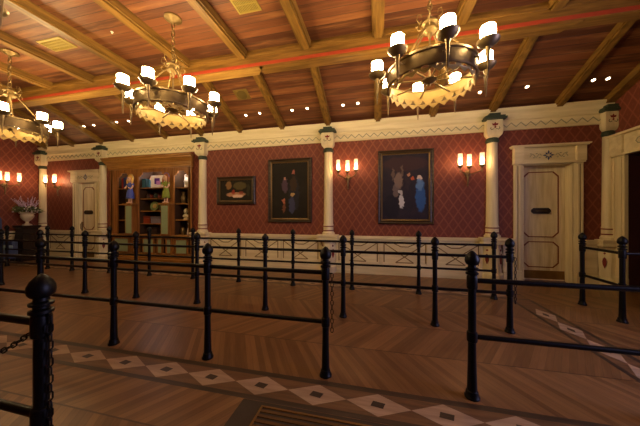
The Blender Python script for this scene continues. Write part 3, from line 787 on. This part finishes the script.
bm = NB(); box(bm, X(-7.72), X(-4.88), -.05, .04, 0, .12); box(bm, X(-7.71), X(-4.89), -.02, .04, .12, .28); mc('plinth', bm, M['cabx'], bev=.005)
bm = NB(); box(bm, X(-7.73), X(-4.87), -.09, .42, .76, .80); box(bm, X(-7.72), X(-4.88), -.05, .04, .73, .76); mc('counter_ledge', bm, M['cabx'], bev=.005)
bm = NB()
prof = [(0,2.66),(-.03,2.66),(-.03,2.72),(-.05,2.74),(-.06,2.80),(-.12,2.88),(-.15,2.90),(-.15,2.93),(-.18,2.95),(-.18,2.99),(.08,2.99),(.08,2.66)]
loft(bm, [[(x+s_*min(.12, -y*.9 if y < 0 else 0), y, z) for y, z in prof] for x, s_ in ((X(-7.70),-1),(X(-4.90),1))]); mc('crown', bm, M['cabx'])
for (a, b), zz in zip(bays, ([2.12,1.65,1.20], [2.12,1.81,1.46,1.10], [2.10,1.66,1.21])):
    for z in zz: mc('shelf', bx(X(a)-.03, X(b)+.03, .06, .46, z-.012, z+.012), M['cabx'])
for a, b in ((-6.95, -6.66), (-5.74, -5.46)):
    bm = NB(); box(bm, X(a), X(b), .04, .46, .80, 2.70); mc('divider', bm, M['cabin'])
for a, b in ((-6.94, -6.68), (-5.73, -5.47)):
    bm = NB(); box(bm, X(a), X(b), -.165, .0, .80, 1.64); p = mc('pilaster_box', bm, M['cab'], bev=.004)
    mk('green_panel', bx(X(a)+.03, X(b)-.03, -.172, -.165, .84, 1.60), M['greenglass'], p)['label'] = 'pale green front panel'
    mk('top_ledge', bx(X(a)-.05, X(b)+.04, -.21, .0, 1.64, 1.675), M['cabx'], p)
for a, b in ((-7.55, -6.98), (-6.86, -6.62), (-6.52, -6.10), (-6.02, -5.82), (-5.72, -5.52), (-5.42, -5.0)):
    bm = NB(); outline(bm, [(X(a),.26),(X(b),.26),(X(b),.71),(X(a),.71)], -.02, .04, .04); p = mc('lower_door', bm, M['cab'])
    mk('pale_pane', bx(X(a)+.035, X(b)-.035, -.003, .012, .29, .68), M['greenglass'], p)['label'] = 'pale green pane'

# contents
def item(name, label, cat, loc, parts, group=None, rz=0):
    t = thing(name, label, cat, loc, rz, group)
    for n, bm, m, sm in parts: mk(n, bm, m, t, smooth=sm)
    return t
def doll(x, y, z, dress, hair, label, bonnet):
    t = thing('doll', label, 'doll', (x, y, z)); t.scale = (.95, .95, 1.08)
    bm = NB()
    for s_ in (-1, 1):
        lathe(bm, [(.028,.0),(.03,.02),(.020,.06),(.026,.25)], 10, (s_*.045, 0, 0)); sphere(bm, (s_*.045, -.03, .018), .026, .05, .018, 8, 5)
        tube(bm, [(s_*.07,0,.50),(s_*.12,-.02,.44),(s_*.11,-.08,.38),(s_*.06,-.11,.40)], [.024,.022,.018,.02], 8)
    lathe(bm, [(.03,.50),(.024,.56)], 10); sphere(bm, (0,0,.635), .075, .072, .088)
    sphere(bm, (0,-.074,.63), .010, .012, .012, 6, 4)
    mk('body', bm, M['skin'], t, smooth=True)
    bm = NB(); lathe(bm, [(.105,.13),(.108,.14),(.09,.27),(.058,.38),(.062,.46),(.060,.52),(.03,.545)], 18)
    for s_ in (-1, 1): sphere(bm, (s_*.08, 0, .49), .042, .04, .045, 8, 6)
    mk('dress', bm, dress, t, smooth=True)
    bm = NB(); sphere(bm, (0,.02,.665), .088, .078, .088)
    for s_ in (-1, 1): tube(bm, [(s_*.07,0,.66),(s_*.095,-.01,.58),(s_*.085,-.02,.50)], [.03,.026,.014], 8)
    mk('hair', bm, hair, t, smooth=True)
    bm = NB(); tube(bm, [(.098*math.cos(a), .012, .66+.105*math.sin(a)) for a in [PI*k/10 for k in range(11)]], .014 if bonnet else .008, 6)
    mk('head_band', bm, M['dressb'] if not bonnet else M['gilt'], t, smooth=True)
    bm = NB()
    for s_ in (-1, 1): sphere(bm, (s_*.027, -.069, .65), .009, .006, .011, 6, 4)
    mk('eyes', bm, M['darkplate'], t)
doll(-6.82, 5.64, 1.675, M['dressb'], M['hairy'], 'blonde doll in a blue dress standing on the left cabinet ledge', True)
doll(-5.61, 5.64, 1.675, M['dressg'], M['hairr'], 'auburn doll in a green dress standing on the right cabinet ledge', False)

def book(x, z, w, h, c, label, y=5.86, d=.16, group=None):
    t = thing('book', label, 'book', (x, y, z), 0, group)
    bm = NB(); box(bm, -w/2, w/2, -.0, .006, 0, h); box(bm, -w/2, -w/2+.006, 0, d, 0, h); box(bm, w/2-.006, w/2, 0, d, 0, h)
    mk('cover', bm, plain('book_cloth', c, .6), t)
    mk('pages', bx(-w/2+.006, w/2-.006, .006, d-.005, .005, h-.008), M['petalw'], t)
book(-7.37, 2.132, .07, .30, (150, 44, 40), 'tall red book at the left end of the top cabinet shelf')
book(-7.29, 2.132, .08, .33, (54, 60, 110), 'tall blue book beside the red one on the top left shelf')
book(-7.21, 2.132, .06, .27, (96, 84, 60), 'tan book on the top left shelf next to the blue book')
book(-7.13, 2.132, .05, .25, (150, 130, 110), 'pale book nearest the blonde doll on the top left shelf')
def vase(x, z, prof, mat, label, cat='vase', y=5.95, name='vase'):
    bm = NB(); lathe(bm, prof, 20); return tag(mk(name, bm, mat, loc=(x, y, z), smooth=True), label, cat)
def plate(x, z, r, mat, mat2, label, y=5.98):
    t = thing('plate', label, 'plate', (x, y, z))
    bm = NB(); lathe(bm, [(r*.55,0),(r,.018),(r,.024),(r*.6,.008),(.01,.006)], 28)
    bmesh.ops.rotate(bm, verts=bm.verts, matrix=Matrix.Rotation(R(80), 3, 'X'), cent=(0,0,0)); bmesh.ops.translate(bm, verts=bm.verts, vec=(0,0,r)); mk('dish', bm, mat, t, smooth=True)
    bm = NB(); lathe(bm, [(r*.5,.009),(r*.5,.012),(.01,.012)], 20)
    bmesh.ops.rotate(bm, verts=bm.verts, matrix=Matrix.Rotation(R(80), 3, 'X'), cent=(0,0,0)); bmesh.ops.translate(bm, verts=bm.verts, vec=(0,0,r)); mk('painted_centre', bm, mat2, t, smooth=True)
plate(-7.22, 1.662, .16, M['framegold'], M['redbrown'], 'round gilt plate on the left shelf beside the blonde doll')
vase(-7.20, 1.212, [(.05,0),(.08,.06),(.09,.14),(.05,.22),(.03,.26),(.045,.29),(.02,.29)], M['bronze_dark'], 'dark vase on the lower left cabinet shelf')
# centre bay
book(-6.57, 2.132, .13, .26, (50, 92, 108), 'teal book leaning at the left of the lit centre shelf', y=5.84)
vase(-6.53, 2.132, [(.05,0),(.06,.02),(.02,.05),(.015,.2),(.09,.24),(.04,.36),(.02,.37)], plain('pink_shade', (236, 176, 150), .6), 'pink shaded small lamp behind the teal book', 'lamp', 6.08, 'table_lamp')
t = thing('picture_panel', 'bright white panel with a purple square and green marks on the centre shelf', 'picture', (-6.16, 5.93, 2.132))
mk('panel_board', bx(-.27, .22, 0, .03, 0, .36), plain('lit_white_board', (235, 232, 240), .5), t, bev=.01)
mk('purple_square', bx(-.13, .05, -.006, 0, .11, .28), plain('purple_print', (96, 50, 170), .5), t)
mk('lilac_mark', bx(-.06, .08, -.010, -.005, .09, .2), plain('lilac_print', (190, 130, 220), .5), t)
bm = NB(); sphere(bm, (.13,-.004,.13), .06, .005, .05, 10, 6); mk('green_mark', bm, plain('green_print', (90, 130, 80), .5), t)
for i, (x, h, c) in enumerate(((-6.52,.16,(70,50,44)),(-6.40,.12,(100,40,36)),(-6.27,.17,(60,66,60)),(-6.13,.13,(110,56,48)),(-5.98,.16,(70,60,80)))):
    vase(x, 1.822, [(.03,0),(.05,.02),(.055,h*.6),(.025,h*.8),(.035,h),(.01,h)], plain('dark_pot', c, .4), ('small dark jar on the second centre shelf', 'small russet jar on the second centre shelf, second from left', 'small grey green jar in the middle of the second centre shelf', 'small red brown jar right of middle on the second centre shelf', 'small violet grey jar at the right end of the second centre shelf')[i], 'jar', name='jar')
plate(-6.33, 1.472, .14, M['leaf'], M['gilt'], 'green round plate on the third centre shelf')
vase(-6.05, 1.472, [(.05,0),(.08,.08),(.06,.16),(.03,.2),(.04,.22),(.01,.22)], plain('green_pot', (74, 84, 54), .4), 'squat green vase beside the green plate')
def chest(x, z, w, h, c, label):
    t = thing('box', label, 'box', (x, 5.86, z))
    mk('box_body', bx(-w/2, w/2, 0, .16, 0, h*.68), plain('box_paint', c, .5), t, bev=.004)
    mk('lid', bx(-w/2-.006, w/2+.006, -.006, .166, h*.70, h), plain('box_lid', tuple(int(v*.85) for v in c), .5), t, bev=.006)
chest(-6.50, 1.112, .22, .20, (140, 56, 30), 'red brown box on the fourth centre shelf')
chest(-6.17, 1.112, .36, .19, (124, 116, 136), 'lilac grey box on the fourth centre shelf')
chest(-6.3, .80, .3, .18, (60, 44, 40), 'dark box on the lowest centre shelf')
# right bay
t = thing('pitcher', 'ornate silver and white pitcher lit on the top right shelf', 'pitcher', (-5.20, 5.95, 2.112))
bm = NB(); lathe(bm, [(.07,0),(.075,.02),(.03,.05),(.06,.10),(.09,.17),(.07,.24),(.035,.29),(.05,.35),(.03,.35)], 20); mk('jug', bm, M['white'], t, smooth=True)
bm = NB(); tube(bm, [(.06,0,.27),(.13,0,.27),(.14,0,.18),(.08,0,.12)], .012, 8); mk('handle', bm, M['silver'], t, smooth=True)
bm = NB(); lathe(bm, [(.04,.35),(.045,.36),(.01,.40),(.015,.42),(.003,.44)], 14); mk('lid', bm, M['silver'], t, smooth=True)
mk('backboard', bx(-.20, .17, .12, .14, -.0, .40), M['white'], thing('lit_back_sheet', 'white card standing in for the lit cabinet back behind the silver pitcher', 'sheet', (-5.20, 5.95, 2.112)))  # white colour stands in for the lit back of this bay
vase(-5.32, 1.674, [(.04,0),(.06,.05),(.07,.15),(.03,.26),(.05,.32),(.01,.32)], M['bronze_dark'], 'dark tall vase on the second right shelf')
vase(-5.12, 1.674, [(.035,0),(.05,.05),(.05,.12),(.02,.2),(.03,.24),(.01,.24)], plain('olive_pot', (112, 108, 52), .4), 'olive bottle shaped vase on the second right shelf')
t = thing('bust', 'small cream bust on the third right shelf', 'bust', (-5.22, 5.92, 1.222))
bm = NB(); lathe(bm, [(.06,0),(.06,.03),(.03,.05),(.03,.07)], 16); mk('socle', bm, M['stone'], t, smooth=True)
bm = NB(); sphere(bm, (0,0,.10), .10, .055, .05); lathe(bm, [(.035,.12),(.03,.18)], 10); sphere(bm, (0,-.005,.235), .052, .06, .07); sphere(bm, (0,-.065,.23), .01, .012, .016, 6, 4); mk('figure', bm, M['stone'], t, smooth=True)
bm = NB(); sphere(bm, (0,.015,.26), .056, .058, .058); mk('hair', bm, M['gilt'], t, smooth=True)
vase(-5.14, .80, [(.05,0),(.06,.04),(.04,.14),(.02,.24),(.035,.32),(.015,.34)], M['white'], 'white slender vase on the lowest right shelf')
vase(-5.34, .80, [(.04,0),(.07,.06),(.06,.16),(.03,.2),(.01,.2)], M['bronze_dark'], 'small dark urn on the lowest right shelf', name='vase')

# ------------------------------------------------------------------ urn with flowers, pedestal, armchair
t = thing('plinth', 'dark tapered wooden plinth carrying the flower urn in the left corner', 'plinth', (-10.24, 5.28, 0))
def sqr(w, z): return [(-w,-w,z),(w,-w,z),(w,w,z),(-w,w,z)]
bm = NB(); loft(bm, [sqr(.24,0), sqr(.24,.10), sqr(.21,.13), sqr(.165,.92), sqr(.165,.95)]); mk('shaft', bm, M['darkwood'], t)
bm = NB(); loft(bm, [sqr(.17,.95), sqr(.20,.98), sqr(.21,1.04)]); mk('top_slab', bm, M['darkwood'], t)
t = thing('flower_urn', 'cream stone urn of white and lilac flowers on the dark plinth', 'flower urn', (-10.24, 5.28, 1.04))
bm = NB(); lathe(bm, [(.10,0),(.10,.03),(.04,.06),(.035,.11),(.09,.16),(.14,.24),(.145,.30),(.13,.33),(.165,.36),(.165,.38),(.12,.38)], 24); mk('urn', bm, M['stone'], t, smooth=True)
bm = NB(); rnd = random.Random(3)
def leafq(bm, p, d, L, w):
    d = Vector(d).normalized(); s_ = d.cross(Vector((rnd.uniform(-1,1),rnd.uniform(-1,1),rnd.uniform(-1,1)))).normalized()*w; p = Vector(p); u = d.cross(s_).normalized()*w*.35
    loft(bm, [[p, p+Vector((0,0,.002)), p+Vector((.002,0,0))], [p+d*L*.5+s_, p+d*L*.5-s_, p+d*L*.5+u], [p+d*L, p+d*L+Vector((0,0,.002)), p+d*L+Vector((.002,0,0))]])
for i in range(170):
    a = rnd.uniform(0, 2*PI); e = rnd.uniform(-.15, .9); r = rnd.uniform(.05, .24)
    leafq(bm, (r*math.cos(a), r*math.sin(a), .38+rnd.uniform(0,.14)), (math.cos(a), math.sin(a), e), rnd.uniform(.08,.15), .022)
mk('foliage', bm, M['leaf'], t)['kind'] = 'stuff'
bmw, bml, bms = NB(), NB(), NB()
for i in range(60):
    a = rnd.uniform(0, 2*PI); r = rnd.uniform(.05,.30); sphere(bmw, (r*math.cos(a), r*math.sin(a), .46+rnd.uniform(-.03,.12)-r*.2), .022, .022, .018, 6, 4)
for i in range(20):
    a = rnd.uniform(0, 2*PI); q = rnd.uniform(.25,.9); L = rnd.uniform(.32,.52)
    d = Vector((math.cos(a)*q, math.sin(a)*q, 1)).normalized()
    tube(bms, [(0,0,.38), tuple(Vector((0,0,.38))+d*L)], .004, 5)
    for k in range(7):
        p = Vector((0,0,.38))+d*(L*(.5+.08*k)); sphere(bml, tuple(p+Vector((rnd.uniform(-.012,.012),rnd.uniform(-.012,.012),0))), .019-.0015*k, None, .019, 6, 4)
mk('white_blooms', bmw, M['petalw'], t, smooth=True)['kind'] = 'stuff'
mk('stems', bms, M['leaf'], t)
mk('lilac_spikes', bml, M['petal'], t, smooth=True)['kind'] = 'stuff'

t = thing('armchair', 'blue upholstered high-backed armchair against the left wall, cut by the edge', 'armchair', (-10.22, 4.55, 0))
bm = NB(); box(bm, -.36, .36, -.36, .36, .14, .40); mk('seat_base', bm, M['bluefab'], t, bev=.03)
bm = NB(); box(bm, -.22, .40, -.25, .25, .40, .52); mk('seat_cushion', bm, M['tealfab'], t, bev=.04)
bm = NB(); prism(bm, [(-.40,.30),(-.20,.30),(-.26,1.22),(-.30,1.30),(-.38,1.30),(-.44,1.22)], -.34, .34); mk('backrest', bm, M['bluefab'], t, bev=.04)
for s_ in (-1, 1):
    bm = NB(); box(bm, -.30, .36, s_*.27-.07+.02*s_, s_*.27+.07+.02*s_, .38, .64); mk('armrest', bm, M['bluefab'], t, bev=.04)
for sx in (-.30, .30):
    for sy in (-.30, .30):
        bm = NB(); lathe(bm, [(.015,0),(.018,.02),(.03,.15)], 10, (sx, sy, 0)); mk('leg', bm, M['darkwood'], t, smooth=True)

# ------------------------------------------------------------------ lights
def area(name, loc, rot, size, sizey, power, c):
    l = bpy.data.lights.new(name, 'AREA'); l.shape = 'RECTANGLE'; l.size = size; l.size_y = sizey; l.energy = power; l.color = c
    o = bpy.data.objects.new(name, l); col.objects.link(o); o.location = loc; o.rotation_euler = rot; return o
def point(name, loc, power, c, r=.03):
    l = bpy.data.lights.new(name, 'POINT'); l.energy = power; l.color = c; l.shadow_soft_size = r
    o = bpy.data.objects.new(name, l); col.objects.link(o); o.location = loc; return o
area('added_violet_light', (XR+.5, 1.6, 1.9), (0, R(90), 0), 2.1, 1.9, 120, (.58, .55, 1.0))  # added light behind the added window, gives the violet tint on the right
point('cabinet_light_centre', (-6.2, 6.0, 2.62), 8, (1, .85, .8), .03)
point('cabinet_light_left', (-7.2, 5.98, 2.62), 4, (1, .75, .5), .03)
point('cabinet_light_right', (-5.2, 5.88, 2.62), 7, (1, .9, .8), .03)

w = bpy.data.worlds.new('world'); C.world = w; w.use_nodes = True
w.node_tree.nodes['Background'].inputs[0].default_value = (.05, .06, .12, 1); w.node_tree.nodes['Background'].inputs[1].default_value = .3

# ------------------------------------------------------------------ camera
cam = bpy.data.cameras.new('camera'); co = bpy.data.objects.new('camera', cam); col.objects.link(co)
co.location = (0, 0, 1.35); co.rotation_euler = (R(90), 0, R(13.1))
cam.sensor_width = 36; cam.lens = 249/640*36; cam.shift_y = 2/640; cam.clip_start = .02
C.camera = co
C.view_settings.view_transform = 'Standard'; C.view_settings.look = 'None'; C.view_settings.gamma = 1
C.view_settings.exposure = 0.5
C.cycles.use_denoising = True
C.cycles.max_bounces = 8; C.cycles.diffuse_bounces = 5
C.cycles.sample_clamp_indirect = 6
